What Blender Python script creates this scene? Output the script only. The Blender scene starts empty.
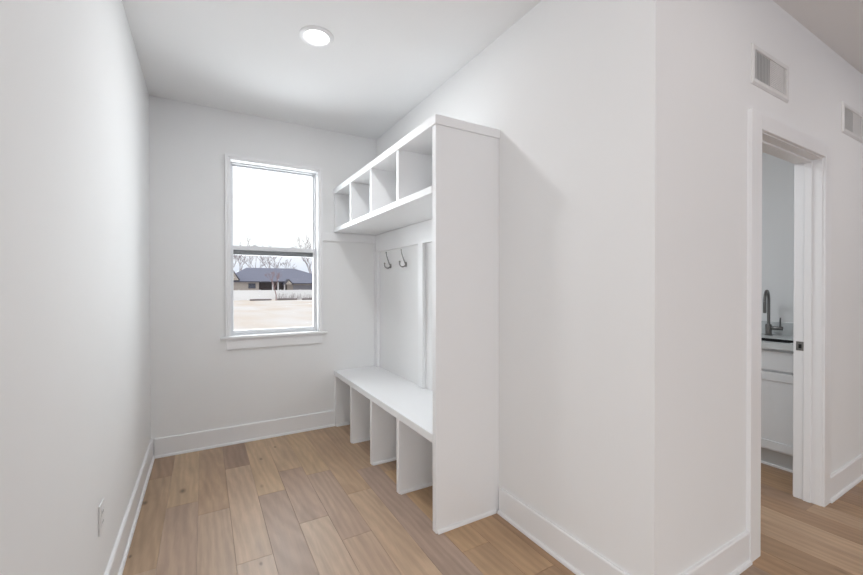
import bpy, bmesh, math, random
from mathutils import Vector, Matrix
S = bpy.context.scene
COL = S.collection
PI = math.pi
random.seed(7)

# ------------------------------------------------------------ camera
cam_d = bpy.data.cameras.new('camera'); cam = bpy.data.objects.new('camera', cam_d); COL.objects.link(cam)
cam_d.sensor_fit = 'HORIZONTAL'; cam_d.sensor_width = 36.0; cam_d.lens = 395.3 / 863 * 36.0
cam_d.clip_start = 0.02; cam_d.clip_end = 500
YAW, PITCH, ROLL = 0.523, -0.0059, -0.0008
H = 1.33
fw = Vector((math.sin(YAW) * math.cos(PITCH), math.cos(YAW) * math.cos(PITCH), math.sin(PITCH)))
rt = Vector((math.cos(YAW), -math.sin(YAW), 0)); up = rt.cross(fw)
rt2 = rt * math.cos(ROLL) + up * math.sin(ROLL); up2 = up * math.cos(ROLL) - rt * math.sin(ROLL)
M = Matrix((rt2, up2, -fw)).transposed().to_4x4(); M.translation = (0, 0, H)
cam.matrix_world = M
S.camera = cam

# ------------------------------------------------------------ exposure
S.view_settings.view_transform = 'Standard'; S.view_settings.look = 'None'
S.view_settings.gamma = 1; S.view_settings.exposure = -0.07
S.view_settings.use_curve_mapping = False

# ------------------------------------------------------------ sky (bright overcast)
w = bpy.data.worlds.new('overcast_sky'); S.world = w; w.use_nodes = True
nt = w.node_tree; nt.nodes.clear()
tc = nt.nodes.new('ShaderNodeTexCoord'); sp = nt.nodes.new('ShaderNodeSeparateXYZ')
rmp = nt.nodes.new('ShaderNodeValToRGB'); bg = nt.nodes.new('ShaderNodeBackground'); ow = nt.nodes.new('ShaderNodeOutputWorld')
nt.links.new(tc.outputs['Generated'], sp.inputs[0]); nt.links.new(sp.outputs['Z'], rmp.inputs[0])
nt.links.new(rmp.outputs[0], bg.inputs[0]); nt.links.new(bg.outputs[0], ow.inputs[0])
rmp.color_ramp.elements[0].position = 0.0; rmp.color_ramp.elements[0].color = (0.60, 0.66, 0.80, 1)
rmp.color_ramp.elements[1].position = 0.10; rmp.color_ramp.elements[1].color = (1, 1, 1, 1)
bg.inputs[1].default_value = 1.24

# ------------------------------------------------------------ large area lights (mudroom window daylight, plus added fills)
def area(name, loc, rot, sx, sy, power, col=(1, 1, 1), spread=PI):
    d = bpy.data.lights.new(name, 'AREA'); d.shape = 'RECTANGLE'; d.size = sx; d.size_y = sy
    d.energy = power; d.color = col; d.spread = spread
    o = bpy.data.objects.new(name, d); COL.objects.link(o); o.location = loc; o.rotation_euler = rot
    return o
area('great_room_side_fill', (-4.45, -1.75, 1.45), (PI / 2, 0, -PI / 2), 4.2, 2.2, 34, (0.95, 0.975, 1.0))  # added fill from the unseen left side, brightens the right wall
area('great_room_rear_fill', (-2.4, -4.3, 1.3), (PI / 2, 0, 0), 3.2, 2.2, 77, (0.95, 0.975, 1.0))  # added fill in front of solid wall, reaches bench and hooks
area('daylight_mudroom_window', (0.56, 4.75, 1.75), (-PI / 2, 0, 0), 1.8, 2.4, 118, (0.90, 0.955, 1.0))
area('laundry_fill', (2.2, 2.2, 2.74), (0, 0, 0), 0.5, 0.5, 18, (0.90, 0.955, 1.0))  # added fill without a fixture, brightens laundry walls and cabinet

# ------------------------------------------------------------ materials
def base(name):
    m = bpy.data.materials.new(name); m.use_nodes = True
    return m, m.node_tree.nodes['Principled BSDF'], m.node_tree
def srgb(r, g, b):
    f = lambda c: ((c / 255 + 0.055) / 1.055) ** 2.4 if c > 10 else c / 255 / 12.92
    return (f(r), f(g), f(b), 1)
def mat(name, col, rough=0.5, metal=0.0, var=0.03, scale=8.0, bump=0.0, bscale=200.0, emit=None, spec=0.5):
    m, b, t = base(name)
    n = t.nodes.new('ShaderNodeTexNoise'); n.inputs['Scale'].default_value = scale; n.inputs['Detail'].default_value = 4
    g = t.nodes.new('ShaderNodeTexCoord'); t.links.new(g.outputs['Object'], n.inputs['Vector'])
    mx = t.nodes.new('ShaderNodeMix'); mx.data_type = 'RGBA'
    mx.inputs[6].default_value = (*[c * (1 - var) for c in col[:3]], 1); mx.inputs[7].default_value = (*[min(1, c * (1 + var)) for c in col[:3]], 1)
    t.links.new(n.outputs['Fac'], mx.inputs[0]); t.links.new(mx.outputs[2], b.inputs['Base Color'])
    b.inputs['Roughness'].default_value = rough; b.inputs['Metallic'].default_value = metal
    b.inputs['Specular IOR Level'].default_value = spec
    if bump:
        n2 = t.nodes.new('ShaderNodeTexNoise'); n2.inputs['Scale'].default_value = bscale
        t.links.new(g.outputs['Object'], n2.inputs['Vector'])
        bp = t.nodes.new('ShaderNodeBump'); bp.inputs['Strength'].default_value = bump; bp.inputs['Distance'].default_value = 0.002
        t.links.new(n2.outputs['Fac'], bp.inputs['Height']); t.links.new(bp.outputs[0], b.inputs['Normal'])
    if emit:
        b.inputs['Emission Color'].default_value = (*emit[0], 1); b.inputs['Emission Strength'].default_value = emit[1]
    return m
M_WALL = mat('matte_wall_paint', (0.89, 0.89, 0.888), 0.75, var=0.012, scale=3, bump=0.05, bscale=350, spec=0.25)
M_CEIL = mat('matte_ceiling_paint', (0.89, 0.89, 0.89), 0.85, var=0.01, scale=3, bump=0.05, bscale=300, spec=0.2)
M_TRIM = mat('semi_gloss_trim_paint', (0.90, 0.90, 0.905), 0.38, var=0.01, scale=5)
M_LOCK = mat('satin_white_cabinet_paint', (0.905, 0.905, 0.91), 0.35, var=0.01, scale=5)
M_VINYL = mat('white_window_vinyl', (0.82, 0.83, 0.85), 0.35, var=0.01)
M_RAILSHADE = mat('shaded_rail_grey', (0.20, 0.20, 0.205), 0.5, var=0.05)  # backlit shade of the upper sash rail put into a dark grey
M_NICKEL = mat('brushed_nickel', (0.30, 0.29, 0.28), 0.32, 1.0, var=0.06, scale=60)
M_DARKN = mat('dark_brushed_steel', (0.21, 0.205, 0.20), 0.28, 1.0, var=0.06, scale=60)
M_HOLE = mat('dark_recess', (0.02, 0.02, 0.02), 0.8)
M_QUARTZ = mat('white_quartz', (0.66, 0.68, 0.68), 0.2, var=0.06, scale=25)
M_SINK = mat('black_composite_sink', (0.015, 0.015, 0.016), 0.35)
M_CAB = mat('white_vanity_paint', (0.80, 0.81, 0.82), 0.4, var=0.01)
M_TOE = mat('toe_kick_paint', (0.62, 0.63, 0.63), 0.5)
M_PLATE = mat('white_outlet_plastic', (0.84, 0.84, 0.84), 0.35)
M_VENT = mat('white_vent_enamel', (0.79, 0.785, 0.775), 0.4)
M_VENTD = mat('grey_vent_duct', (0.55, 0.55, 0.54), 0.7)
M_LENS = mat('frosted_lamp_lens', (0.9, 0.9, 0.9), 0.5, emit=((1, 0.98, 0.95), 9.0))
M_SIDING = mat('tan_brick_wall', srgb(176, 168, 162), 0.9, var=0.10, scale=6)
M_ROOF = mat('slate_grey_shingle', srgb(130, 133, 152), 0.9, var=0.10, scale=3)
M_DARKW = mat('dark_house_glass', srgb(70, 74, 88), 0.3)
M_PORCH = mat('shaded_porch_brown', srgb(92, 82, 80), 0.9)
M_HTRIM = mat('white_house_trim', srgb(225, 225, 230), 0.7)
M_FASCIA = mat('dark_fascia', srgb(86, 86, 98), 0.8)
M_GARAGE = mat('grey_garage_door', srgb(150, 150, 160), 0.8, var=0.05)
M_FENCE = mat('white_fence_vinyl', (0.92, 0.93, 0.95), 0.6, var=0.02)
M_BARK = mat('hazed_grey_bark', srgb(146, 136, 142), 0.95, var=0.15, scale=4)  # pale haze over the distant trees put into the bark colour
M_BARKR = mat('reddish_young_bark', srgb(150, 122, 122), 0.95, var=0.15, scale=4)
M_BRUSH = mat('dry_grey_brush', srgb(150, 142, 146), 0.95, var=0.15, scale=4)
M_LOG = mat('weathered_log', srgb(130, 122, 122), 0.95, var=0.2, scale=4)

def glass_mat():
    m = bpy.data.materials.new('clear_window_glass'); m.use_nodes = True; t = m.node_tree; t.nodes.clear()
    tr = t.nodes.new('ShaderNodeBsdfTransparent'); gl = t.nodes.new('ShaderNodeBsdfGlossy'); gl.inputs['Roughness'].default_value = 0.02
    fr = t.nodes.new('ShaderNodeFresnel'); fr.inputs[0].default_value = 1.25
    mx = t.nodes.new('ShaderNodeMixShader'); o = t.nodes.new('ShaderNodeOutputMaterial')
    tr.inputs[0].default_value = (0.97, 0.98, 0.98, 1)
    t.links.new(fr.outputs[0], mx.inputs[0]); t.links.new(tr.outputs[0], mx.inputs[1]); t.links.new(gl.outputs[0], mx.inputs[2]); t.links.new(mx.outputs[0], o.inputs[0])
    return m
M_GLASS = glass_mat()

def ground_mat():
    m, b, t = base('snowy_straw_ground')
    g = t.nodes.new('ShaderNodeTexCoord'); n = t.nodes.new('ShaderNodeTexNoise'); n.inputs['Scale'].default_value = 0.22; n.inputs['Detail'].default_value = 8
    mp = t.nodes.new('ShaderNodeMapping'); mp.inputs['Scale'].default_value = (1.6, 0.7, 1)
    t.links.new(g.outputs['Object'], mp.inputs[0]); t.links.new(mp.outputs[0], n.inputs['Vector'])
    r = t.nodes.new('ShaderNodeValToRGB'); t.links.new(n.outputs['Fac'], r.inputs[0])
    r.color_ramp.elements[0].position = 0.30; r.color_ramp.elements[0].color = (0.76, 0.66, 0.58, 1)
    r.color_ramp.elements[1].position = 0.64; r.color_ramp.elements[1].color = (0.84, 0.81, 0.81, 1)
    t.links.new(r.outputs[0], b.inputs['Base Color']); b.inputs['Roughness'].default_value = 1; b.inputs['Specular IOR Level'].default_value = 0.1
    return m
M_GROUND = ground_mat()

def floor_mat():
    m, b, t = base('oak_plank_floor')
    L = t.links
    at = t.nodes.new('ShaderNodeAttribute'); at.attribute_name = 'plank_tone'
    sd = t.nodes.new('ShaderNodeAttribute'); sd.attribute_name = 'plank_seed'
    g = t.nodes.new('ShaderNodeTexCoord')
    cmb = t.nodes.new('ShaderNodeVectorMath'); cmb.operation = 'MULTIPLY_ADD'
    L.new(sd.outputs['Color'], cmb.inputs[0]); cmb.inputs[1].default_value = (37, 53, 11); L.new(g.outputs['Object'], cmb.inputs[2])
    mp = t.nodes.new('ShaderNodeMapping'); mp.inputs['Scale'].default_value = (55, 2.6, 1)
    L.new(cmb.outputs[0], mp.inputs[0])
    n = t.nodes.new('ShaderNodeTexNoise'); n.inputs['Scale'].default_value = 1.0; n.inputs['Detail'].default_value = 7; n.inputs['Distortion'].default_value = 1.2
    L.new(mp.outputs[0], n.inputs['Vector'])
    mp2 = t.nodes.new('ShaderNodeMapping'); mp2.inputs['Scale'].default_value = (9, 2.2, 1); L.new(cmb.outputs[0], mp2.inputs[0])
    n2 = t.nodes.new('ShaderNodeTexNoise'); n2.inputs['Scale'].default_value = 1.0; n2.inputs['Detail'].default_value = 3; n2.inputs['Distortion'].default_value = 0.8
    L.new(mp2.outputs[0], n2.inputs['Vector'])
    # cathedral rings
    wv = t.nodes.new('ShaderNodeTexWave'); wv.wave_type = 'RINGS'; wv.rings_direction = 'Z'
    wv.inputs['Scale'].default_value = 1.1; wv.inputs['Distortion'].default_value = 9.0; wv.inputs['Detail'].default_value = 4; wv.inputs['Detail Scale'].default_value = 0.9; wv.inputs['Detail Roughness'].default_value = 0.6
    mp3 = t.nodes.new('ShaderNodeMapping'); mp3.inputs['Scale'].default_value = (7, 1.3, 1); L.new(cmb.outputs[0], mp3.inputs[0]); L.new(mp3.outputs[0], wv.inputs['Vector'])
    def rng(src, a, b_, c, d):
        r = t.nodes.new('ShaderNodeMapRange'); r.inputs[1].default_value = a; r.inputs[2].default_value = b_; r.inputs[3].default_value = c; r.inputs[4].default_value = d
        L.new(src, r.inputs[0]); return r.outputs[0]
    m1 = t.nodes.new('ShaderNodeMath'); m1.operation = 'MULTIPLY'; L.new(rng(n.outputs['Fac'], 0.3, 0.7, 0.93, 1.05), m1.inputs[0]); L.new(rng(n2.outputs['Fac'], 0.3, 0.7, 0.88, 1.10), m1.inputs[1])
    m2 = t.nodes.new('ShaderNodeMath'); m2.operation = 'MULTIPLY'; L.new(m1.outputs[0], m2.inputs[0]); L.new(rng(wv.outputs['Fac'], 0, 1, 0.92, 1.04), m2.inputs[1])
    # knots
    vo = t.nodes.new('ShaderNodeTexVoronoi'); vo.inputs['Scale'].default_value = 1.0
    mp4 = t.nodes.new('ShaderNodeMapping'); mp4.inputs['Scale'].default_value = (4.2, 1.9, 1); L.new(cmb.outputs[0], mp4.inputs[0]); L.new(mp4.outputs[0], vo.inputs['Vector'])
    kn = rng(vo.outputs['Distance'], 0.01, 0.06, 0.72, 1.0)
    for (kx, ky), kr in zip([(-0.122, 3.013), (-0.315, 2.962), (0.376, 3.268), (0.504, 3.453), (0.233, 2.037), (-0.317, 2.412)], (0.022, 0.018, 0.014, 0.013, 0.010, 0.010)):
        sb = t.nodes.new('ShaderNodeVectorMath'); sb.operation = 'SUBTRACT'; L.new(g.outputs['Object'], sb.inputs[0]); sb.inputs[1].default_value = (kx, ky, 0)
        sc_ = t.nodes.new('ShaderNodeVectorMath'); sc_.operation = 'MULTIPLY'; L.new(sb.outputs[0], sc_.inputs[0]); sc_.inputs[1].default_value = (1, 0.5, 0)
        ln = t.nodes.new('ShaderNodeVectorMath'); ln.operation = 'LENGTH'; L.new(sc_.outputs[0], ln.inputs[0])
        kk = rng(ln.outputs['Value'], kr * 0.25, kr, 0.45, 1.0)
        mm = t.nodes.new('ShaderNodeMath'); mm.operation = 'MULTIPLY'; L.new(kn, mm.inputs[0]); L.new(kk, mm.inputs[1]); kn = mm.outputs[0]
    m3 = t.nodes.new('ShaderNodeMath'); m3.operation = 'MULTIPLY'; L.new(m2.outputs[0], m3.inputs[0]); L.new(kn, m3.inputs[1])
    vm = t.nodes.new('ShaderNodeVectorMath'); vm.operation = 'SCALE'; L.new(at.outputs['Color'], vm.inputs[0]); L.new(m3.outputs[0], vm.inputs['Scale'])
    L.new(vm.outputs[0], b.inputs['Base Color'])
    L.new(rng(n.outputs['Fac'], 0.3, 0.7, 0.36, 0.46), b.inputs['Roughness'])
    bp = t.nodes.new('ShaderNodeBump'); bp.inputs['Strength'].default_value = 0.12; bp.inputs['Distance'].default_value = 0.001
    L.new(n.outputs['Fac'], bp.inputs['Height']); L.new(bp.outputs[0], b.inputs['Normal'])
    b.inputs['Specular IOR Level'].default_value = 0.35
    return m
M_FLOOR = floor_mat()

# ------------------------------------------------------------ mesh helpers
def box(bm, x0, x1, y0, y1, z0, z1):
    x0, x1 = min(x0, x1), max(x0, x1); y0, y1 = min(y0, y1), max(y0, y1); z0, z1 = min(z0, z1), max(z0, z1)
    v = [bm.verts.new(p) for p in ((x0, y0, z0), (x1, y0, z0), (x1, y1, z0), (x0, y1, z0), (x0, y0, z1), (x1, y0, z1), (x1, y1, z1), (x0, y1, z1))]
    for f in ((3, 2, 1, 0), (4, 5, 6, 7), (0, 1, 5, 4), (1, 2, 6, 5), (2, 3, 7, 6), (3, 0, 4, 7)):
        bm.faces.new([v[i] for i in f])
def extrude(bm, prof, p0, p1, n, u):
    """closed profile of (out, up) pairs swept from p0 to p1"""
    p0, p1, n, u = Vector(p0), Vector(p1), Vector(n), Vector(u)
    a = [bm.verts.new(p0 + n * q[0] + u * q[1]) for q in prof]
    b = [bm.verts.new(p1 + n * q[0] + u * q[1]) for q in prof]
    k = len(prof)
    for i in range(k): bm.faces.new((a[i], a[(i + 1) % k], b[(i + 1) % k], b[i]))
    bm.faces.new(a[::-1]); bm.faces.new(b)
def tube(bm, pts, rad, seg=12, caps=True):
    pts = [Vector(p) for p in pts]; rad = rad if isinstance(rad, (list, tuple)) else [rad] * len(pts)
    rings = []; prev = None
    for i, p in enumerate(pts):
        t = (pts[min(i + 1, len(pts) - 1)] - pts[max(i - 1, 0)]).normalized()
        if prev is None:
            prev = t.orthogonal().normalized()
        a = (prev - t * prev.dot(t))
        a = a.normalized() if a.length > 1e-6 else t.orthogonal().normalized()
        prev = a; b = t.cross(a)
        rings.append([bm.verts.new(p + (a * math.cos(2 * PI * k / seg) + b * math.sin(2 * PI * k / seg)) * rad[i]) for k in range(seg)])
    for r0, r1 in zip(rings, rings[1:]):
        for k in range(seg): bm.faces.new((r0[k], r0[(k + 1) % seg], r1[(k + 1) % seg], r1[k]))
    if caps: bm.faces.new(rings[0][::-1]); bm.faces.new(rings[-1])
def lathe(bm, prof, c, seg=32, axis='Z'):
    """(radius, height) pairs round an axis through c"""
    c = Vector(c); rings = []
    for r, h in prof:
        if r < 1e-6: rings.append([bm.verts.new(c + Vector((0, 0, h)))])
        else: rings.append([bm.verts.new(c + Vector((r * math.cos(2 * PI * k / seg), r * math.sin(2 * PI * k / seg), h))) for k in range(seg)])
    for r0, r1 in zip(rings, rings[1:]):
        for k in range(seg):
            q = [r0[k % len(r0)], r0[(k + 1) % len(r0)], r1[(k + 1) % len(r1)], r1[k % len(r1)]]
            q = list(dict.fromkeys(q))
            if len(q) > 2: bm.faces.new(q)
def obj(name, bm, m, parent=None, bevel=0.0, smooth=False, seg=2):
    bmesh.ops.recalc_face_normals(bm, faces=bm.faces[:])
    me = bpy.data.meshes.new(name); bm.to_mesh(me); bm.free(); me.materials.append(m)
    o = bpy.data.objects.new(name, me); COL.objects.link(o)
    if parent is not None:
        o.parent = parent
        o.matrix_parent_inverse = Matrix.Translation(-parent.location) if parent.type == 'EMPTY' and parent.parent is None else Matrix.Identity(4)
    if bevel:
        b = o.modifiers.new('bevel', 'BEVEL'); b.width = bevel; b.segments = seg; b.limit_method = 'ANGLE'; b.angle_limit = math.radians(50)
    if smooth:
        for p in me.polygons: p.use_smooth = True
        try: me.set_sharp_from_angle(angle=math.radians(40))
        except Exception: pass
    return o
def B(*boxes):
    bm = bmesh.new()
    for b in boxes: box(bm, *b)
    return bm
def tag(o, label, cat=None, group=None, kind=None):
    if label: o['label'] = label
    if cat: o['category'] = cat
    if group: o['group'] = group
    if kind: o['kind'] = kind
    return o
def thing(name, loc, label, cat, group=None, kind=None):
    o = bpy.data.objects.new(name, None); COL.objects.link(o); o.location = loc; o.empty_display_size = 0.1
    return tag(o, label, cat, group, kind)
def struct(name, bm, m, label, cat, parent=None, bevel=0.0):
    o = obj(name, bm, m, parent, bevel)
    if parent is None: tag(o, label, cat, None, 'structure')
    return o

# ------------------------------------------------------------ room dimensions
XL, YB, XR, YC, ZC = -0.356, 3.706, 1.503, 0.887, 2.785
YH = 1.010                     # laundry side of the hall wall
DX0, DX1, DZ = 2.370, 3.207, 2.085   # laundry door opening between jamb faces
YL = 0.55                      # near end of the left wall
XW = -4.6                      # far side of the open room
YR, XE = -4.4, 7.0             # rear wall, far end of hall
WT = 0.15

# floor: planks run along Y, one mesh, each plank tinted, right-hand rows with shade in the tint
def build_floor():
    bm = bmesh.new(); tone = bm.loops.layers.float_color.new('plank_tone'); seed = bm.loops.layers.float_color.new('plank_seed')
    x0, pitch = -0.197, 0.1635; gap = 0.0005; K = 1 / 0.67; SAT = 0.92
    def lin(c):
        c = [m_ + (q - m_) * 0.62 for q, m_ in zip(c, (156, 132, 112))]; v = srgb(*c)[:3]; g = 0.35 * v[0] + 0.5 * v[1] + 0.15 * v[2]
        return [min(0.9, K * (g + (q - g) * SAT)) for q in v]
    PAL = [(150, 124, 100), (142, 117, 94), (158, 134, 110), (136, 113, 94), (164, 139, 113), (146, 124, 107), (153, 126, 98)]
    known = {-1: ([1.35, 2.253, 3.295], [(150, 126, 106), (158, 136, 116), (150, 125, 98), (142, 115, 90)]),
             0: ([1.2, 2.825], [(152, 130, 112), (151, 129, 112), (168, 143, 112)]),
             1: ([1.5, 2.647], [(156, 134, 116), (158, 136, 116), (152, 126, 100)]),
             2: ([1.0, 2.083, 3.21], [(150, 130, 112), (170, 149, 130), (165, 141, 118), (126, 102, 86)]),
             3: ([1.15, 2.70], [(160, 134, 112), (141, 119, 104), (172, 145, 112)]),
             4: ([1.05, 2.272, 2.98], [(146, 124, 106), (171, 149, 128), (145, 122, 106), (164, 138, 108)]),
             5: ([0.9, 2.013, 2.83], [(150, 128, 108), (163, 139, 118), (152, 129, 112), (166, 139, 104)]),
             6: ([1.1, 2.438], [(150, 128, 106), (166, 140, 114), (158, 130, 100)]),
             7: ([0.8, 2.728], [(156, 130, 104), (141, 120, 108), (156, 130, 102)]),
             8: ([1.62, 2.6], [(158, 126, 90), (166, 132, 92), (146, 118, 90)]),  # from this row on browner: shading put into the plank colours
             9: ([1.33, 2.3], [(146, 114, 82), (160, 126, 88), (150, 120, 92)]),
             10: ([0.5, 1.95], [(150, 118, 86), (148, 114, 80), (150, 120, 92)])}
    rnd = random.Random(11)
    for r in range(-28, 46):
        a = x0 + r * pitch; b = a + pitch
        xa = max(a, XW - 0.02); xb = min(b, XE + 0.02); yend = YL + 0.02 if b < XL - 0.02 else YB + 0.02
        if xb <= xa: continue
        if r in known:
            ys, cs = known[r]
            js = [YR - 0.02] + ([ys[0] - 1.9, ys[0] - 0.9] if True else []) + ys + [YB + 0.02]
            cs = [rnd.choice(PAL), rnd.choice(PAL)] + cs
        else:
            js = [YR - 0.02]; y = YR + rnd.uniform(0.3, 1.9)
            while y < YB - 0.2: js.append(y); y += rnd.choice([0.7, 1.1, 1.5, 1.9, 1.9])
            js.append(YB + 0.02); cs = [rnd.choice(PAL) for _ in js]
            if r > 14: cs = [(c[0] - 12 + q * 14, c[1] - 18 + q * 14, c[2] - 24 + q * 14) for c in cs for q in [rnd.uniform(-1, 1.3)]]  # hall rows: random tone, with hall shade and warmth put into the colour
        for i, (ya, yb) in enumerate(zip(js, js[1:])):
            if ya >= yend - 0.05: continue
            yb = min(yb, yend)
            c = lin(cs[i]); s = [rnd.random() for _ in range(3)]
            z = 0.0; g = gap
            e = 0.0009
            o_ = [(xa + g, ya + g), (xb - g, ya + g), (xb - g, yb - g), (xa + g, yb - g)]
            i_ = [(xa + g + e, ya + g + e), (xb - g - e, ya + g + e), (xb - g - e, yb - g - e), (xa + g + e, yb - g - e)]
            vo = [bm.verts.new((p[0], p[1], -0.0005)) for p in o_]; vi = [bm.verts.new((p[0], p[1], 0)) for p in i_]; vb = [bm.verts.new((p[0], p[1], -0.015)) for p in o_]
            fs = [bm.faces.new(vi)]
            for k in range(4):
                fs.append(bm.faces.new((vo[k], vo[(k + 1) % 4], vi[(k + 1) % 4], vi[k])))
                fs.append(bm.faces.new((vb[k], vb[(k + 1) % 4], vo[(k + 1) % 4], vo[k])))
            for f in fs:
                for l in f.loops: l[tone] = (*c, 1); l[seed] = (*s, 1)
    # subfloor
    v0 = len(bm.faces)
    box(bm, XW - 0.02, XE + 0.02, YR - 0.02, YL + 0.02, -0.05, -0.0152); box(bm, XL - 0.02, XE + 0.02, YL + 0.02, YB + 0.02, -0.05, -0.0152)
    bm.faces.ensure_lookup_table()
    for f in bm.faces[v0:]:
        for l in f.loops: l[tone] = (0.10, 0.07, 0.05, 1); l[seed] = (0, 0, 0, 1)
    o = obj('floor', bm, M_FLOOR); tag(o, 'light oak plank floor running from the hall into the mudroom', 'floor', None, 'structure')
build_floor()

struct('ceiling', B((XW - WT, XE + WT, YR - WT, YL + WT, ZC, ZC + 0.12), (XL - WT, XE + WT, YL + WT, YB + WT, ZC, ZC + 0.12)), M_CEIL, 'flat white ceiling over mudroom and hall', 'ceiling')
struct('wall_left', B((XL - WT, XL, YL, YB + WT, -0.05, ZC)), M_WALL, 'white wall on the left with the outlet', 'wall')
# back wall with window opening
WX0, WX1, WZ0, WZ1 = 0.190, 0.928, 0.885, 2.388
struct('wall_back', B((XL, WX0, YB, YB + WT, -0.05, ZC), (WX1, 4.17 + WT, YB, YB + WT, -0.05, ZC), (WX0, WX1, YB, YB + WT, -0.05, WZ0), (WX0, WX1, YB, YB + WT, WZ1, ZC)),
       M_WALL, 'white wall at the far end holding the window', 'wall')
struct('wall_right', B((XR, XR + 0.12, YC, YB, -0.05, ZC)), M_WALL, 'white wall behind the built-in bench up to the outer corner', 'wall')
JT = 0.019
struct('wall_hall', B((XR + 0.12, DX0 - JT, YC, YH, -0.05, ZC), (DX1 + JT, XE, YC, YH, -0.05, ZC), (DX0 - JT, DX1 + JT, YC, YH, DZ + JT, ZC)),
       M_WALL, 'hall wall with doorway and two vents', 'wall')
struct('wall_laundry_right', B((4.17, 4.17 + WT, YH, YB, -0.05, ZC)), M_WALL, 'laundry room wall behind the faucet', 'wall')
# rear and end walls of the open room behind the viewer, with window openings
struct('wall_rear', B((XW, 0.0, YR - WT, YR, -0.05, ZC), (4.4, XE, YR - WT, YR, -0.05, ZC), (0.0, 4.4, YR - WT, YR, 2.55, ZC), (0.0, 4.4, YR - WT, YR, -0.05, 0.3)),
       M_WALL, 'wall behind the viewer with the wide window opening', 'wall')
struct('wall_end', B((XE, XE + WT, YR, -3.5, -0.05, ZC), (XE, XE + WT, -0.9, YH, -0.05, ZC), (XE, XE + WT, -3.5, -0.9, -0.05, 0.6), (XE, XE + WT, -3.5, -0.9, 2.4, ZC)),
       M_WALL, 'wall at the far end of the hall', 'wall')

struct('wall_great_room', B((XW, XL - WT, YL, YL + WT, -0.05, ZC)), M_WALL, 'wall of the open room behind the left wall', 'wall')
struct('wall_far_left', B((XW - WT, XW, YR, -3.9, -0.05, ZC), (XW - WT, XW, 0.4, YL + WT, -0.05, ZC), (XW - WT, XW, -3.9, 0.4, -0.05, 0.3), (XW - WT, XW, -3.9, 0.4, 2.6, ZC)),
       M_WALL, 'far left wall of the open room with the wide window opening', 'wall')
# baseboards: flat board with eased top plus quarter-round shoe
def base_prof(h=0.148, t=0.015, s=0.012, sh=0.019):
    return [(0, 0), (t + s, 0), (t + s, sh * 0.45), (t + s * 0.75, sh * 0.8), (t + s * 0.2, sh), (t, sh), (t, h - 0.006), (t - 0.004, h), (0, h)]
def bboard(name, p0, p1, n, label):
    bm = bmesh.new(); extrude(bm, base_prof(), p0, p1, n, (0, 0, 1)); struct(name, bm, M_TRIM, label, 'baseboard')
XF = 1.072                     # front plane of the built-in bench
BS = 0.012
bboard('baseboard_left', (XL, YL, 0), (XL, YB, 0), (1, 0, 0), 'white baseboard along the left wall')
bboard('baseboard_back', (XL + 0.027, YB, 0), (XF - 0.001, YB, 0), (0, -1, 0), 'white baseboard below the window')
bboard('baseboard_right', (XR, YC - 0.027, 0), (XR, 1.796, 0), (-1, 0, 0), 'white baseboard from the bench panel to the outer corner')
bboard('baseboard_hall', (XR - 0.0, YC, 0), (DX0 - 0.1125, YC, 0), (0, -1, 0), 'white baseboard between outer corner and doorway')
bboard('baseboard_hall_far', (DX1 + 0.1005, YC, 0), (XE, YC, 0), (0, -1, 0), 'white baseboard on the hall wall beyond the doorway')

# ------------------------------------------------------------ window_1 (double hung)
win = thing('window_1', (0.56, YB, WZ0), 'white double-hung window looking onto a house and bare trees', 'window', None, 'structure')
cw = 0.034
bm = bmesh.new()
cp = [(0, 0), (0.012, 0), (0.014, 0.010), (0.020, 0.014), (0.022, cw), (0, cw)]        # (out, away from opening)
extrude(bm, cp, (WX0 - 0.0, YB, WZ0 + 0.018), (WX0 - 0.0, YB, WZ1 + cw), (0, -1, 0), (-1, 0, 0))
extrude(bm, cp, (WX1 + 0.0, YB, WZ0 + 0.018), (WX1 + 0.0, YB, WZ1 + cw), (0, -1, 0), (1, 0, 0))
extrude(bm, cp, (WX0 - cw, YB, WZ1), (WX1 + cw, YB, WZ1), (0, -1, 0), (0, 0, 1))
obj('casing', bm, M_TRIM, win)
bm = B((WX0 - 0.072, WX1 + 0.072, YB - 0.034, YB - 0.0, WZ0 - 0.004, WZ0 + 0.018), (WX0, WX1, YB - 0.0, YB + 0.07, WZ0 - 0.0, WZ0 + 0.018))
obj('stool', bm, M_TRIM, win, 0.004)
obj('apron', B((WX0 - 0.026, WX1 + 0.026, YB - 0.016, YB, WZ0 - 0.092, WZ0 - 0.004)), M_TRIM, win, 0.003)
# jamb liner and fixed frame
yf0, yf1 = YB + 0.072, YB + 0.148
f = 0.016
obj('jamb', B((WX0, WX0 + 0.006, YB, yf0, WZ0 + 0.018, WZ1), (WX1 - 0.006, WX1, YB, yf0, WZ0 + 0.018, WZ1), (WX0 + 0.006, WX1 - 0.006, YB, yf0, WZ1 - 0.006, WZ1)), M_TRIM, win)
z0f = WZ0 + 0.018
obj('frame', B((WX0, WX0 + f, yf0, yf1, z0f - 0.018, WZ1), (WX1 - f, WX1, yf0, yf1, z0f - 0.018, WZ1), (WX0 + f, WX1 - f, yf0, yf1, WZ1 - f, WZ1), (WX0 + f, WX1 - f, yf0, yf1, z0f - 0.018, z0f + 0.008)), M_VINYL, win, 0.002)
def sash(name, y0, y1, za, zb, rb, rtp, mm, sw=0.016):
    xa, xb = WX0 + f, WX1 - f
    s = obj(name, B((xa, xa + sw, y0, y1, za, zb), (xb - sw, xb, y0, y1, za, zb), (xa + sw, xb - sw, y0, y1, za, za + rb), (xa + sw, xb - sw, y0, y1, zb - rtp, zb)), mm, win, 0.002)
    obj('glass', B((xa + sw, xb - sw, (y0 + y1) / 2 - 0.002, (y0 + y1) / 2 + 0.002, za + rb, zb - rtp)), M_GLASS, s)
    return s
zm = 1.672
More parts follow.
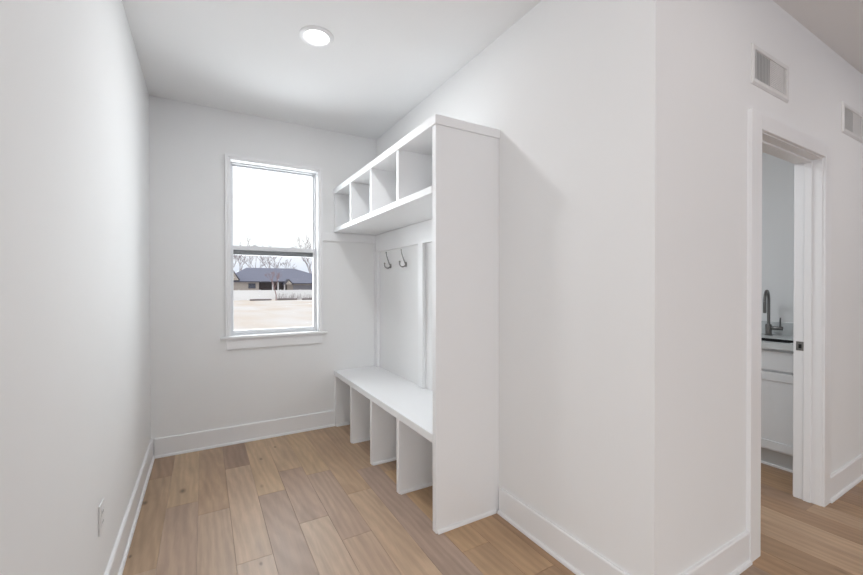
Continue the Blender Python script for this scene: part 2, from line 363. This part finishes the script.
lo = sash('lower_sash', yf0 + 0.006, yf0 + 0.034, z0f + 0.008, zm, 0.030, 0.036, M_VINYL)
up_ = sash('upper_sash', yf0 + 0.038, yf0 + 0.066, zm - 0.076, WZ1 - f, 0.050, 0.014, M_VINYL)
obj('rail_shade_strip', B((WX0 + f, WX1 - f, yf0 + 0.0365, yf0 + 0.038, zm - 0.076, zm - 0.034)), M_RAILSHADE, up_)  # thin dark sheet on the white rail, painting its backlit shade
for xx in (0.39, 0.715):
    bm = bmesh.new(); box(bm, xx - 0.026, xx + 0.026, yf0 + 0.008, yf0 + 0.026, zm, zm + 0.006); box(bm, xx - 0.012, xx + 0.012, yf0 + 0.010, yf0 + 0.024, zm + 0.006, zm + 0.013)
    obj('sash_lock', bm, M_VINYL, lo, 0.002)

# rails and batten of the panelling
struct('trim_1', B((WX1 + cw, XR, YB - 0.019, YB, 1.745, 1.826)), M_LOCK, 'horizontal white rail between window and bench corner', 'wall trim', None, 0.002)
struct('trim_2', B((XR - 0.019, XR, 1.85, YB - 0.019, 1.658, 1.826)), M_LOCK, 'white rail on the wall under the cubbies', 'wall trim', None, 0.002)
for k, (ya, yb) in enumerate(((2.700, 2.778), (YB - 0.08, YB - 0.0005), (1.856, 1.93))):
    struct('trim_%d' % (3 + k), B((XR - 0.027, XR, ya, yb, 0.5245, 1.658)), M_LOCK,
           ('vertical white batten right of the coat hooks', 'vertical white batten in the bench corner', 'vertical white batten behind the tall side panel')[k], 'wall trim', None, 0.002)

# ------------------------------------------------------------ built-in bench with cubbies
ZS, ZSB = 0.5235, 0.476         # seat top, seat underside
ZQ0, ZQ1 = 1.828, 1.868       # cubby floor board
ZT0, ZT = 2.190, 2.236
YP0, YP1 = 1.812, 1.850       # tall side panel
lk = thing('mudroom_bench', (XF, YP0, 0), 'white built-in bench with open shoe cubbies below and a cubby shelf above', 'bench')
xr = XR - 0.0005
YBK = YB - 0.0005
obj('side_panel', B((XF, xr, YP0, YP1, 0, ZT0)), M_LOCK, lk, 0.0015)
DV = [2.275, 2.742, 3.208]
obj('seat', B((XF - 0.004, xr, YP1, YBK, ZSB, ZS)), M_LOCK, lk, 0.003)
def shoe(ya, xa, xb, par):
    bm = bmesh.new()
    extrude(bm, [(0, 0), (0.012, 0), (0.012, 0.008), (0.009, 0.015), (0.003, 0.019), (0, 0.019)], (xa, ya, 0), (xb, ya, 0), (0, -1, 0), (0, 0, 1))
    obj('shoe_moulding', bm, M_LOCK, par)
sp_ = [o for o in lk.children if o.name.startswith('side_panel')][0]
shoe(YP0, XF + 0.008, xr - 0.027, sp_)
for y in DV:
    d = obj('bench_divider', B((XF, xr, y, y + 0.038, 0, ZSB)), M_LOCK, lk, 0.0015); shoe(y, XF + 0.008, xr, d)
d = obj('end_panel', B((XF, xr, YBK - 0.040, YBK, 0, ZSB)), M_LOCK, lk, 0.0015); shoe(YBK - 0.040, XF + 0.008, xr, d)
obj('cubby_floor', B((XF - 0.004, xr, YP1, YBK, ZQ0, ZQ1)), M_LOCK, lk, 0.002)
obj('top_board', B((XF, xr, YP1, YBK, ZT0, ZT - 0.004)), M_LOCK, lk, 0.002)
for y in DV: obj('cubby_divider', B((XF, xr, y + 0.002, y + 0.036, ZQ1, ZT0)), M_LOCK, lk, 0.0015)
obj('cubby_end_panel', B((XF, xr, YBK - 0.034, YBK, ZQ1, ZT0)), M_LOCK, lk, 0.0015)
bm = B((XF - 0.008, XF, YP0 - 0.010, YBK, ZT0 - 0.004, ZT), (XF - 0.0, xr, YP0 - 0.010, YP0, ZT0 - 0.004, ZT), (XF, xr, YP0, YP1, ZT0, ZT))
obj('top_trim', bm, M_LOCK, lk, 0.002)

# ------------------------------------------------------------ coat hooks
def coat_hook(y, z, label):
    h = thing('coat_hook', (XR, y, z), label, 'coat hook', 'coat hooks above the bench')
    bm = bmesh.new()                                          # oval back plate
    ring0, ring1, ring2 = [], [], []
    for k in range(20):
        a = 2 * PI * k / 20; ring0.append(bm.verts.new((XR, y + 0.013 * math.cos(a), z + 0.022 * math.sin(a))))
        ring1.append(bm.verts.new((XR - 0.004, y + 0.013 * math.cos(a), z + 0.022 * math.sin(a)))); ring2.append(bm.verts.new((XR - 0.007, y + 0.009 * math.cos(a), z + 0.018 * math.sin(a))))
    for r0, r1 in ((ring0, ring1), (ring1, ring2)):
        for k in range(20): bm.faces.new((r0[k], r0[(k + 1) % 20], r1[(k + 1) % 20], r1[k]))
    bm.faces.new(ring0[::-1]); bm.faces.new(ring2)
    obj('back_plate', bm, M_NICKEL, h, smooth=True)
    def sph(bm, c, r): bmesh.ops.create_uvsphere(bm, u_segments=12, v_segments=8, radius=r, matrix=Matrix.Translation(c))
    bm = bmesh.new(); pts = []
    for k in range(13):
        t = k / 12; pts.append((XR - 0.006 - 0.046 * t ** 0.8 + 0.010 * max(0, t - 0.75) * 4 * 0.5, y, z + 0.004 + 0.118 * t))
    tube(bm, pts, [0.0060 - 0.0026 * k / 12 for k in range(13)], 10); sph(bm, pts[-1], 0.0065)
    obj('upper_prong', bm, M_NICKEL, h, smooth=True)
    bm = bmesh.new(); pts = []
    for k in range(15):
        a = -0.1 + (PI + 0.35) * k / 14
        pts.append((XR - 0.034 + 0.028 * math.cos(a), y, z + 0.004 - 0.025 * math.sin(a)))
    pts.append((pts[-1][0] - 0.001, y, pts[-1][2] + 0.012))
    tube(bm, pts, [0.006] * 8 + [0.005] * 8, 10); sph(bm, pts[-1], 0.008)
    obj('lower_prong', bm, M_NICKEL, h, smooth=True)
coat_hook(3.36, 1.508, 'dark nickel double coat hook nearer the window corner')
coat_hook(3.040, 1.508, 'dark nickel double coat hook nearer the vertical batten')

# ------------------------------------------------------------ recessed ceiling light, plus added fill copies out of view
def downlight(x, y, power, col, label):
    dl = thing('ceiling_light', (x, y, ZC), label, 'ceiling light', 'recessed ceiling lights')
    bm = bmesh.new(); lathe(bm, [(0.098, 0), (0.098, -0.004), (0.090, -0.008), (0.074, -0.010), (0.066, -0.004), (0.065, 0)], (x, y, ZC), 40)
    obj('trim_ring', bm, M_TRIM, dl, smooth=True)
    bm = bmesh.new(); lathe(bm, [(0, -0.003), (0.0645, -0.003), (0.0645, -0.0005), (0, -0.0005)], (x, y, ZC), 40)
    obj('lens', bm, M_LENS, dl)
    ld = bpy.data.lights.new('ceiling_light_glow', 'AREA'); ld.shape = 'DISK'; ld.size = 0.13; ld.energy = power; ld.color = col
    lo_ = bpy.data.objects.new('ceiling_light_glow', ld); COL.objects.link(lo_); lo_.location = (x, y, ZC - 0.012)
downlight(0.578, 2.345, 8.8, (0.96, 0.98, 1.0), 'round recessed ceiling light glowing above the mudroom')
downlight(1.9, 0.1, 1.7, (1, 0.96, 0.92), 'added unseen fill downlight in the hall by the outer corner')  # added fixture out of view, fill for the hall wall
downlight(0.5, 0.3, 3.3, (0.98, 0.98, 1.0), 'added unseen fill downlight at the mudroom entrance')  # added fixture out of view, fill for the mudroom entrance
downlight(3.6, -0.2, 5.5, (1, 0.96, 0.92), 'added unseen fill downlight in front of the laundry doorway')  # added fixture out of view, fill for the hall by the doorway

# ------------------------------------------------------------ wall outlet
ol = thing('wall_outlet', (XL, 2.0, 0.415), 'white duplex outlet low on the left wall', 'outlet')
obj('cover_plate', B((XL, XL + 0.006, 1.962, 2.038, 0.357, 0.473)), M_PLATE, ol, 0.0025)
for zz in (0.435, 0.395):
    r = obj('receptacle', B((XL + 0.006, XL + 0.008, 1.983, 2.017, zz - 0.014, zz + 0.014)), M_PLATE, ol, 0.001)
    obj('slot', B((XL + 0.008, XL + 0.0083, 1.991, 1.993, zz - 0.004, zz + 0.006), (XL + 0.008, XL + 0.0083, 2.006, 2.008, zz - 0.004, zz + 0.006)), M_HOLE, r)

# ------------------------------------------------------------ wall vents
def rect_frame(bm, x0, x1, z0, z1, y, steps):
    """mitred rectangular frame; steps are (inset, out) pairs"""
    rings = []
    for ins, out in steps:
        rings.append([bm.verts.new(p) for p in ((x0 + ins, y - out, z0 + ins), (x1 - ins, y - out, z0 + ins), (x1 - ins, y - out, z1 - ins), (x0 + ins, y - out, z1 - ins))])
    for r0, r1 in zip(rings, rings[1:]):
        for k in range(4): bm.faces.new((r0[k], r0[(k + 1) % 4], r1[(k + 1) % 4], r1[k]))
def vent(x0, x1, z0, z1, label):
    v = thing('wall_vent', ((x0 + x1) / 2, YC, (z0 + z1) / 2), label, 'vent', 'vents high on the hall wall')
    fw_ = 0.027
    bm = bmesh.new(); rect_frame(bm, x0, x1, z0, z1, YC, [(0, 0), (0, 0.003), (0.009, 0.010), (fw_ - 0.003, 0.010), (fw_, 0.008), (fw_, 0)])
    obj('vent_frame', bm, M_VENT, v)
    a, b, c, d = x0 + fw_, x1 - fw_, z0 + fw_, z1 - fw_
    obj('duct_backing', B((a, b, YC - 0.001, YC - 0.0002, c, d)), M_VENTD, v)
    n = 15; step = (d - c) / n
    sa, sb = a + (b - a) * 0.45, a + (b - a) * 0.92
    bm = bmesh.new()
    nv = 10; st = (sa - a - 0.006) / nv
    for k in range(nv):
        x = a + k * st
        extrude(bm, [(0.0052, 0.001), (0.0064, 0.0025), (0.0028, st * 0.92), (0.0018, st * 0.86)], (x, YC, c), (x, YC, d), (0, -1, 0), (1, 0, 0))
    obj('side_blades', bm, M_VENT, v)
    bm = bmesh.new()
    for k in range(n):
        z = c + k * step
        extrude(bm, [(0.0035, 0.0), (0.0058, 0.0008), (0.0042, step * 0.95), (0.0030, step * 0.95)], (sa + 0.004, YC, z), (sb - 0.004, YC, z), (0, -1, 0), (0, 0, 1))
        extrude(bm, [(0.0035, 0.0), (0.0058, 0.0008), (0.0042, step * 0.95), (0.0030, step * 0.95)], (sb + 0.004, YC, z), (b, YC, z), (0, -1, 0), (0, 0, 1))
    obj('louvres', bm, M_VENT, v)
    for s in (x0 + 0.014, x1 - 0.014):
        bm = bmesh.new(); bmesh.ops.create_cone(bm, segments=12, radius1=0.0035, radius2=0.003, depth=0.002, cap_ends=True, matrix=Matrix.Translation((s, YC - 0.0105, (z0 + z1) / 2)) @ Matrix.Rotation(PI / 2, 4, 'X'))
        obj('screw', bm, M_VENT, v)
vent(2.288, 2.712, 2.303, 2.497, 'white slatted wall vent above the left side of the doorway')
vent(3.540, 3.964, 2.310, 2.504, 'white slatted wall vent cut by the right edge, beyond the doorway')

# ------------------------------------------------------------ laundry doorway
dr = thing('door_1', ((DX0 + DX1) / 2, YC, 0), 'open cased doorway with white jambs into the laundry room', 'doorway', None, 'structure')
yj0, yj1 = YC - 0.004, YH + 0.002
obj('jamb', B((DX0 - JT, DX0, yj0, yj1, 0, DZ + JT), (DX1, DX1 + JT, yj0, yj1, 0, DZ + JT), (DX0, DX1, yj0, yj1, DZ, DZ + JT)), M_TRIM, dr, 0.001)
obj('door_stop', B((DX0, DX0 + 0.011, YC + 0.040, YC + 0.075, 0, DZ), (DX1 - 0.011, DX1, YC + 0.040, YC + 0.075, 0, DZ), (DX0 + 0.011, DX1 - 0.011, YC + 0.040, YC + 0.075, DZ - 0.011, DZ)), M_TRIM, dr, 0.002)
cc = 0.107; rv = 0.005
prof = [(0, 0), (0.017, 0), (0.019, 0.002), (0.019, cc), (0, cc)]
profr = [(0, 0), (0.017, 0), (0.019, 0.002), (0.019, 0.095), (0, 0.095)]
bm = bmesh.new()
extrude(bm, prof, (DX0 - rv, YC, 0), (DX0 - rv, YC, DZ + rv + 0.080), (0, -1, 0), (-1, 0, 0))
extrude(bm, profr, (DX1 + rv, YC, 0), (DX1 + rv, YC, DZ + rv + 0.080), (0, -1, 0), (1, 0, 0))
prof2 = [(0, 0), (0.017, 0), (0.019, 0.002), (0.019, 0.080), (0, 0.080)]
extrude(bm, prof2, (DX0 - rv, YC, DZ + rv), (DX1 + rv, YC, DZ + rv), (0, -1, 0), (0, 0, 1))
obj('casing', bm, M_TRIM, dr)
bm = bmesh.new()
p3 = [(0, 0), (0.010, 0), (0.010, 0.08), (0, 0.08)]; rv = 0.02
extrude(bm, p3, (DX0 - rv, YH, 0), (DX0 - rv, YH, DZ + rv + 0.080), (0, 1, 0), (-1, 0, 0)); extrude(bm, p3, (DX1 + rv, YH, 0), (DX1 + rv, YH, DZ + rv + 0.080), (0, 1, 0), (1, 0, 0))
extrude(bm, p3, (DX0 - rv, YH, DZ + rv), (DX1 + rv, YH, DZ + rv), (0, 1, 0), (0, 0, 1))
obj('inner_casing', bm, M_TRIM, dr)
sx = DX1 - 0.0015
spb = B((sx, DX1, YC + 0.077, YC + 0.114, 0.922, 0.978))
sp2 = obj('strike_plate', spb, M_NICKEL, dr, 0.0007); 
obj('latch_hole', B((sx - 0.0003, sx, YC + 0.087, YC + 0.102, 0.936, 0.962)), M_HOLE, sp2)
bm = B((sx - 0.0004, sx, YC + 0.092, YC + 0.098, 0.926, 0.932), (sx - 0.0004, sx, YC + 0.092, YC + 0.098, 0.967, 0.973)); obj('screws', bm, M_DARKN, sp2)

# ------------------------------------------------------------ laundry base cabinet, worktop, sink, faucet
CX0, CX1, CY0, CY1 = 3.545, 4.1695, YH + 0.001, 2.42
cb = thing('base_cabinet', (CX0, 1.7, 0), 'white shaker base cabinet seen through the doorway', 'cabinet')
obj('body', B((CX0 + 0.02, CX1, CY0, CY0 + 0.018, 0.13, 0.872), (CX0 + 0.02, CX1, CY1 - 0.018, CY1, 0.13, 0.872), (CX0 + 0.02, CX1, CY0 + 0.018, CY1 - 0.018, 0.13, 0.148),
                (CX1 - 0.012, CX1, CY0 + 0.018, CY1 - 0.018, 0.148, 0.872), (CX0 + 0.02, CX0 + 0.038, CY0 + 0.018, CY1 - 0.018, 0.700, 0.872), (CX0 + 0.02, CX0 + 0.038, CY0 + 0.48, CY0 + 0.52, 0.148, 0.700)), M_CAB, cb)
obj('toe_kick', B((3.612, 3.63, CY0, CY1, 0.0, 0.13)), M_TOE, cb)
obj('toe_moulding', B((3.600, 3.612, CY0, CY1, 0.0, 0.018)), M_TRIM, cb, 0.003)
def shaker(name, y0, y1, z0, z1, rail=0.058, flat=False):
    if flat: return obj(name, B((CX0, CX0 + 0.0195, y0, y1, z0, z1)), M_CAB, cb, 0.002)
    return obj(name, B((CX0, CX0 + 0.0195, y0, y0 + rail, z0, z1), (CX0, CX0 + 0.0195, y1 - rail, y1, z0, z1), (CX0, CX0 + 0.0195, y0 + rail, y1 - rail, z0, z0 + rail), (CX0, CX0 + 0.0195, y0 + rail, y1 - rail, z1 - rail, z1),
                       (CX0 + 0.009, CX0 + 0.0195, y0 + rail, y1 - rail, z0 + rail, z1 - rail)), M_CAB, cb, 0.0012)
shaker('drawer_front', CY0 + 0.06, CY0 + 0.93, 0.718, 0.852, flat=True)
shaker('door', CY0 + 0.04, CY0 + 0.495, 0.145, 0.700); shaker('door', CY0 + 0.50, CY0 + 0.93, 0.145, 0.700); shaker('door', CY0 + 0.935, CY1 - 0.01, 0.145, 0.852)
# worktop with sink cut-out
wx0 = 3.515; sx0, sx1, sy0, sy1 = 3.615, 3.865, 1.165, 1.86
zt0, zt1 = 0.8725, 0.914
wt = thing('worktop', (wx0, 1.7, zt0), 'white quartz worktop with backsplash on the laundry cabinet', 'countertop')
obj('slab', B((wx0, sx0, CY0, CY1, zt0, zt1), (sx1, CX1, CY0, CY1, zt0, zt1), (sx0, sx1, CY0, sy0, zt0, zt1), (sx0, sx1, sy1, CY1, zt0, zt1)), M_QUARTZ, wt, 0.0015)
obj('backsplash', B((CX1 - 0.02, CX1, CY0, CY1, zt1, zt1 + 0.105), (wx0 + 0.06, CX1 - 0.02, CY0, CY0 + 0.02, zt1, zt1 + 0.105)), M_QUARTZ, wt, 0.0015)
bm = B((sx0, sx0 + 0.010, sy0, sy1, 0.70, 0.908), (sx1 - 0.010, sx1, sy0, sy1, 0.70, 0.908), (sx0 + 0.01, sx1 - 0.01, sy0, sy0 + 0.010, 0.70, 0.908), (sx0 + 0.01, sx1 - 0.01, sy1 - 0.010, sy1, 0.70, 0.908), (sx0 + 0.01, sx1 - 0.01, sy0 + 0.01, sy1 - 0.01, 0.70, 0.71))
snk = thing('sink', ((sx0 + sx1) / 2, 1.5, 0.70), 'black undermount sink below the gooseneck faucet', 'sink')
obj('basin', bm, M_SINK, snk)
bm = bmesh.new(); lathe(bm, [(0, 0.004), (0.03, 0.004), (0.043, 0.0), (0.043, 0.0), (0, 0.0)], ((sx0 + sx1) / 2, 1.5, 0.7105), 20); obj('drain', bm, M_NICKEL, snk)
fx, fy = 4.055, 1.441
fc = thing('faucet', (fx, fy, zt1), 'dark steel gooseneck faucet with side lever beside the sink', 'faucet')
bm = bmesh.new(); lathe(bm, [(0, 0), (0.027, 0), (0.027, 0.006), (0.0215, 0.010), (0.0205, 0.085), (0.018, 0.092), (0, 0.092)], (fx, fy, zt1), 24); obj('base', bm, M_DARKN, fc, smooth=True)
d = Vector((-0.98, -0.20, 0)).normalized(); R_ = 0.085
top = 1.197
pts = [Vector((fx, fy, zt1 + 0.085)), Vector((fx, fy, 1.02)), Vector((fx, fy, 1.12)), Vector((fx, fy, top))]
for k in range(1, 15):
    a = PI * k / 14; pts.append(Vector((fx, fy, top)) + d * (R_ - R_ * math.cos(a)) + Vector((0, 0, R_ * math.sin(a))))
bm = bmesh.new(); tube(bm, pts, 0.0102, 16); obj('gooseneck', bm, M_DARKN, fc, smooth=True)
e = pts[-1]
bm = bmesh.new(); tube(bm, [e, e - Vector((0, 0, 0.005)), e - Vector((0, 0, 0.01)), e - Vector((0, 0, 0.085)), e - Vector((0, 0, 0.092))], [0.0100, 0.0100, 0.0105, 0.0110, 0.009], 16); obj('spray_head', bm, M_DARKN, fc, smooth=True)
hz = zt1 + 0.062
bm = bmesh.new(); tube(bm, [(fx, fy - 0.016, hz), (fx, fy - 0.03, hz), (fx, fy - 0.088, hz), (fx, fy - 0.092, hz)], [0.012, 0.0155, 0.0155, 0.013], 18)
hb = obj('handle_body', bm, M_DARKN, fc, smooth=True)
bm = bmesh.new(); tube(bm, [(fx, fy - 0.075, hz + 0.012), (fx - 0.004, fy - 0.077, hz + 0.05), (fx - 0.008, fy - 0.080, hz + 0.088)], [0.0055, 0.005, 0.0042], 12); obj('lever', bm, M_DARKN, hb, smooth=True)

# ------------------------------------------------------------ outdoors
GZ = -0.5
bm = bmesh.new()
box(bm, -120, 160, YB + WT + 0.02, 260, GZ - 0.2, GZ)
o = obj('ground', bm, M_GROUND); tag(o, 'pale bare yard with straw and thin snow outside the window', 'ground', None, 'structure')

# house
HY = 75.0
hs = thing('house', (12, HY, GZ), 'low brick ranch house with slate hip roof beyond the white fence', 'house')
def hobj(n, bm, m, p=None, **k): return obj(n, bm, m, p or hs, **k)
ez = 2.02
hobj('wall', B((4.2, 8.45, HY + 0.5, HY + 10, GZ, ez), (8.45, 13.2, HY + 2.6, HY + 10, GZ, ez), (13.2, 26.0, HY + 0.5, HY + 10, GZ, 1.72)), M_SIDING)
bm = bmesh.new()
def roof(bm, x0, x1, y0, y1, z0, rz, inx):
    my = (y0 + y1) / 2
    v = [bm.verts.new(p) for p in ((x0, y0, z0), (x1, y0, z0), (x1, y1, z0), (x0, y1, z0), (x0 + inx[0], my, rz), (x1 - inx[1], my, rz))]
    for q in ((0, 1, 5, 4), (1, 2, 5), (2, 3, 4, 5), (3, 0, 4), (3, 2, 1, 0)): bm.faces.new([v[i] for i in q])
roof(bm, 2.6, 22.6, HY - 0.1, HY + 11.4, ez, 4.60, (4.3, 7.2))
hobj('roof', bm, M_ROOF)
bm = bmesh.new(); roof(bm, 12.9, 27.0, HY - 1.4, HY + 9, 1.72, 3.5, (2.5, 5.5)); hobj('garage_roof', bm, M_ROOF)
hobj('fascia', B((2.6, 13.2, HY - 0.18, HY - 0.1, ez - 0.16, ez + 0.03), (12.9, 27, HY - 1.48, HY - 1.4, 1.55, 1.74)), M_FASCIA)
wf = hobj('window', B((6.75, 7.90, HY + 0.42, HY + 0.5, 0.78, 1.66)), M_FASCIA); hobj('pane', B((6.85, 7.80, HY + 0.38, HY + 0.42, 0.88, 1.56)), M_DARKW, wf)
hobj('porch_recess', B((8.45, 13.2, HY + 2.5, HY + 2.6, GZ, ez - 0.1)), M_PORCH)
for px in (10.6, 11.5, 12.6): hobj('porch_post', B((px, px + 0.22, HY + 0.3, HY + 0.52, GZ, ez - 0.12)), M_HTRIM)
hobj('garage_door', B((14.2, 18.6, HY + 0.44, HY + 0.5, GZ, 1.35)), M_GARAGE)
def gable(x0, x1, y, z0, z1, name):
    bm = bmesh.new(); mx = (x0 + x1) / 2
    a = [bm.verts.new(p) for p in ((x0, y, z0), (x1, y, z0), (mx, y, z1))]; b = [bm.verts.new(p) for p in ((x0, y + 3.0, z0), (x1, y + 3.0, z0), (mx, y + 3.0, z1))]
    bm.faces.new(a); bm.faces.new(b[::-1])
    for i in range(3): bm.faces.new((a[i], a[(i + 1) % 3], b[(i + 1) % 3], b[i]))
    g = hobj(name, bm, M_SIDING)
    bm = bmesh.new()
    for s0, s1 in (((x0 - 0.15, z0 - 0.05), (mx, z1 + 0.08)), ((x1 + 0.15, z0 - 0.05), (mx, z1 + 0.08))):
        extrude(bm, [(-0.1, 0), (3.0, 0), (3.0, 0.16), (-0.1, 0.16)], (s0[0], y, s0[1]), (s1[0], y, s1[1]), (0, 1, 0), (0, 0, 1))
    hobj('gable_trim', bm, M_FASCIA, g)
gable(3.7, 5.2, HY - 0.6, 2.2, 3.45, 'gable')
gable(12.5, 13.7, HY - 1.7, 1.5, 2.2, 'gable')

# white fence
FY = 53.0
fe = thing('white_fence', (8, FY, GZ), 'long white vinyl fence running in front of the brick house', 'fence')
obj('panel', B((-6, 22, FY, FY + 0.04, GZ + 0.05, 0.70)), M_FENCE, fe)
obj('top_rail', B((-6, 22, FY - 0.03, FY + 0.07, 0.66, 0.73)), M_FENCE, fe)
for k in range(12):
    x = -6 + k * 2.4
    q = obj('post', B((x, x + 0.13, FY - 0.05, FY + 0.08, GZ, 0.78)), M_FENCE, fe)

# bare trees
def branch(bm, p, d, L, r, depth, rnd, lean=0.0, split=3, minr=0.012):
    n = 4; pts = [p]; q = p; dd = d
    for i in range(n):
        dd = (dd + Vector((rnd.uniform(-1, 1), rnd.uniform(-1, 1), rnd.uniform(-0.3, 0.6))) * 0.09).normalized(); q = q + dd * L / n; pts.append(q)
    tube(bm, pts, [max(minr, r * (1 - 0.5 * i / n)) for i in range(n + 1)], 5, False)
    if depth == 0: return
    for k in range(split):
        t = pts[rnd.choice([2, 3, 4]) if k else 4]; a = Vector((rnd.uniform(-1, 1), rnd.uniform(-1, 1), rnd.uniform(0.1, 0.8))).normalized()
        branch(bm, t, (dd * 0.8 + a * 0.75).normalized(), L * rnd.uniform(0.58, 0.8), max(minr, r * 0.5), depth - 1, rnd, split=split, minr=minr)
def tree(x, y, h, r, seed, m, label, depth=4, split=3, low=0.3, minr=0.02):
    rnd = random.Random(seed)
    t = thing('bare_tree', (x, y, GZ), label, 'tree', 'leafless trees outside the window')
    bm = bmesh.new(); top_ = Vector((x + rnd.uniform(-0.2, 0.2), y, GZ + h * low)); tube(bm, [(x, y, GZ), (x, y, GZ + h * low * 0.5), top_], [r * 1.15, r, r * 0.85], 8); obj('trunk', bm, m, t, smooth=True)
    bm = bmesh.new()
    for k in range(split):
        a = 2 * PI * k / split + rnd.uniform(0, 1); dd = Vector((math.cos(a) * 0.5, math.sin(a) * 0.5, 0.95)).normalized()
        branch(bm, top_, dd, h * 0.30, r * 0.6, depth, rnd, split=split, minr=minr)
    obj('branches', bm, m, t)
tree(7.0, 100, 11.5, 0.17, 3, M_BARK, 'tall leafless tree rising behind the left end of the slate roof', depth=4)
tree(9.4, 88.5, 10.2, 0.15, 9, M_BARK, 'leafless tree behind the middle of the roof, left of the ridge centre', depth=3)
tree(14.0, 100, 12.5, 0.18, 5, M_BARK, 'leafless tree standing up over the roof ridge centre', depth=3)
tree(14.9, 87.8, 7.6, 0.12, 12, M_BARK, 'leafless tree behind the ridge just right of its centre', depth=3)
tree(22.3, 96, 12.0, 0.22, 15, M_BARK, 'leafless tree behind the right slope of the roof', depth=4)
tree(5.2, 112, 11.5, 0.20, 22, M_BARK, 'leafless tree nearest the left edge of the window glass', depth=4)
tree(7.55, 50.5, 3.4, 0.055, 31, M_BARKR, 'slender young reddish tree in front of the fence', depth=3, low=0.42, minr=0.008)

# dry brush and logs at the fence foot
rnd = random.Random(4); bm = bmesh.new()
for k in range(170):
    x = rnd.uniform(7.9, 13.4); y = FY - rnd.uniform(0.5, 1.6); h = rnd.uniform(0.3, 0.95)
    dx, dy = rnd.uniform(-0.35, 0.35), rnd.uniform(-0.3, 0.3)
    tube(bm, [(x, y, GZ), (x + dx * 0.4, y + dy * 0.4, GZ + h * 0.55), (x + dx, y + dy, GZ + h)], [0.014, 0.011, 0.006], 3, False)
br = obj('dry_brush', bm, M_BRUSH); tag(br, 'tangle of dry grey brush in front of the fence', 'brush', None, 'stuff')
for i, (x, y, L, r, a, lb) in enumerate(((5.9, 51.0, 2.4, 0.10, 0.06, 'dark fallen log at the left end of the log row by the fence'), (8.9, 50.8, 2.3, 0.12, -0.05, 'long fallen log right of the young tree'), (11.6, 50.6, 2.0, 0.11, 0.08, 'fallen log at the right end of the row by the fence'))):
    bm = bmesh.new(); v = Vector((math.cos(a), math.sin(a), 0)) * L / 2; c = Vector((x, y, GZ + r))
    tube(bm, [c - v, c - v * 0.3 + Vector((0, 0.03, 0.01)), c + v * 0.4, c + v], [r, r * 1.05, r * 0.95, r * 0.85], 9); lg = obj('fallen_log', bm, M_LOG, smooth=True); tag(lg, lb, 'log', 'fallen logs along the fence')
